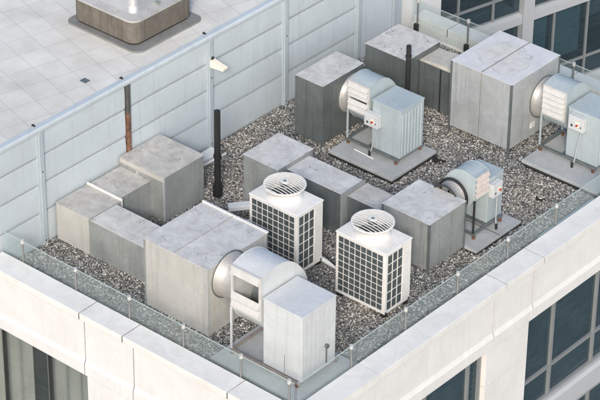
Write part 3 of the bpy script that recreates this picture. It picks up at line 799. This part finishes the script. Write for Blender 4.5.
# ------------------------------------------------------------------ roof curb with metal hood on the terrace
def rrect(x0, x1, y0, y1, r, k=8):
    out = []
    for (cx, cy, a0) in ((x1 - r, y1 - r, 0), (x0 + r, y1 - r, 90), (x0 + r, y0 + r, 180), (x1 - r, y0 + r, 270)):
        for i in range(k + 1):
            a = R(a0 + 90 * i / k); out.append((cx + r * math.cos(a), cy + r * math.sin(a)))
    return out
sk = thing('roof_vent', 'brown stained curb with rounded corners and shiny metal hood on the terrace', 'roof vent', (-6.1, 1.8, 3.03))
hw = 1.0
MB().prism(rrect(-hw - .13, hw + .22, -hw - .13, hw + .13, .22), 2, .0, .05).build('base_slab', PADDARK, sk, .01)
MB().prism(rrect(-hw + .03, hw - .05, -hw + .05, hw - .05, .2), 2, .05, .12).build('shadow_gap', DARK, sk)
MB().prism(rrect(-hw, hw, -hw, hw, .24), 2, .12, .68, False).build('curb_wall', CURB, sk, .01)
a, b_ = rrect(-hw - .015, hw + .015, -hw - .015, hw + .015, .25), rrect(-hw + .20, hw - .20, -hw + .20, hw - .20, .18)
c_ = rrect(-hw + .24, hw - .24, -hw + .24, hw - .24, .18); k = len(a)
lay = [(a, .66), (a, .71), (b_, .76), (c_, .90), (rrect(-hw + .30, hw - .30, -hw + .30, hw - .30, .16), 1.30)]
fl = MB()
fl.add([(x, y, z) for p, z in lay[:3] for x, y in p], [[i * k + j, i * k + (j + 1) % k, (i + 1) * k + (j + 1) % k, (i + 1) * k + j] for i in range(2) for j in range(k)])
fl.build('flashing', FLASH_GREY, sk)
hd = MB().add([(x, y, z) for p, z in lay[2:] for x, y in p], [[i * k + j, i * k + (j + 1) % k, (i + 1) * k + (j + 1) % k, (i + 1) * k + j] for i in range(2) for j in range(k)] + [[2 * k + j for j in range(k)]])
hd.build('metal_hood', HOOD, sk)
MB().box(-hw + .28, -hw + .36, -hw + .10, -hw + .20, .74, .80).build('hold_down_clip', GALV, sk)
MB().box(hw - .2, hw - .12, -.1, .0, .74, .82).build('hold_down_clip', GALV, sk)

# ------------------------------------------------------------------ office block beyond the far parapet
ang = math.atan2(.97, .242)
bg = thing('office_block', 'dark glazed office block with pale bands and mullions beyond the far parapet', 'building', (-6.63, 18.42, 0), ang)
# local: x along the facade (t), y into the building
T0, T1 = -4.95, 14
B(T0, T1, .9, 12, -30, 4.2).build('core', ROOMDARK, bg)
B(T0, T1, .05, 12, 4.21, 5.0).build('roof_edge', BAND, bg)
mulls = [-4.9, -3.73, -2.52, -1.24, 1.10, 2.39, 3.65, 4.9, 6.2, 7.5, 8.8, 10.1, 11.4, 12.7, 13.9]
floors = [(-3.70, -4.10)]
pitch_ = 2.93
for fz in range(-3, 5):
    zt = -3.70 + fz * pitch_
    if zt > 4: continue
    MB().prism([(-.12, zt - .05), (0.02, zt), (.85, zt), (.85, zt - .40), (.02, zt - .40), (-.12, zt - .32)], 0, T0, -.21).prism([(-.12, zt - .05), (0.02, zt), (.85, zt), (.85, zt - .40), (.02, zt - .40), (-.12, zt - .32)], 0, .21, T1).build('spandrel_band', BAND, bg, .01)
    z0, z1 = zt + .002, min(zt + pitch_ - .402, 4.2)
    for a, b in zip(mulls[:-1], mulls[1:]):
        if a == -1.24: spans = [(a, -.21), (.21, b)]
        else: spans = [(a, b)]
        for (p, q) in spans:
            fr = MB().box(p + .001, p + .07, .0, .10, z0, z1).box(p + .07, q, .015, .09, zt + .60, zt + .68).box(p + .07, q, .015, .09, z0, z0 + .05)
            w = fr.build('window', MULL, bg)
            B(p + .07, q, .05, .058, z0 + .05, zt + .60).build('pane', PANE, w)
            B(p + .07, q, .05, .058, zt + .68, z1).build('pane', PANE, w)
            teal = (fz == -1 and -.3 < p < 2.2) or random.random() < .12  # these bays get a pale teal blind
            drop = random.choice([0, 0, .3, .7, 1.0])
            if teal: B(p + .10, q - .05, .25, .26, zt + .8, z1).build('roller_blind', BLIND_TEAL, w)
            elif drop: B(p + .10, q - .03, .25, .26, z1 - drop, z1).build('roller_blind', BLIND, w)
MB().box(-.20, .20, -.16, .3, -30, 4.2).box(-.008, .008, -.165, -.16, -30, 4.2).build('column', BAND, bg, .008)

# ------------------------------------------------------------------ light, sky, camera
SUN_EL = R(31)
SUN_DIR = Vector((-.60 * math.cos(SUN_EL), .80 * math.cos(SUN_EL), -math.sin(SUN_EL))).normalized()
w = bpy.data.worlds.new('World'); scn.world = w; w.use_nodes = True
n = w.node_tree; bgn = n.nodes['Background']
sky = n.nodes.new('ShaderNodeTexSky'); sky.sky_type = 'NISHITA'; sky.sun_disc = False
sky.sun_elevation = SUN_EL
sky.sun_rotation = math.atan2(-SUN_DIR.x, -SUN_DIR.y)
sky.air_density = 1.0; sky.dust_density = 2.0; sky.ozone_density = .8
n.links.new(sky.outputs[0], bgn.inputs[0]); bgn.inputs[1].default_value = .12
sd = bpy.data.lights.new('sun', 'SUN'); sd.energy = 1.5; sd.angle = R(10); sd.color = (1, .93, .83)
so = bpy.data.objects.new('sun', sd); col.objects.link(so)
so.rotation_euler = SUN_DIR.to_track_quat('-Z', 'Y').to_euler()

cd = bpy.data.cameras.new('camera'); cam = bpy.data.objects.new('camera', cd); col.objects.link(cam)
cd.sensor_width = 36; cd.lens = 36 * 2657.289 / 600; cd.clip_end = 3000; cd.clip_start = 1
pit, yaw, roll = R(32.7516), R(40.33366), R(.679507)
f = Vector((-math.sin(yaw) * math.cos(pit), math.cos(yaw) * math.cos(pit), -math.sin(pit)))
r = f.cross(Vector((0, 0, 1))).normalized(); u = r.cross(f)
r2 = r * math.cos(roll) + u * math.sin(roll); u2 = -r * math.sin(roll) + u * math.cos(roll)
M = Matrix((r2, u2, -f)).transposed().to_4x4(); M.translation = Vector((32, -37, 33))
cam.matrix_world = M
scn.camera = cam
vs = scn.view_settings
vs.view_transform = 'Standard'; vs.look = 'None'; vs.gamma = 1; vs.use_curve_mapping = False; vs.exposure = .8
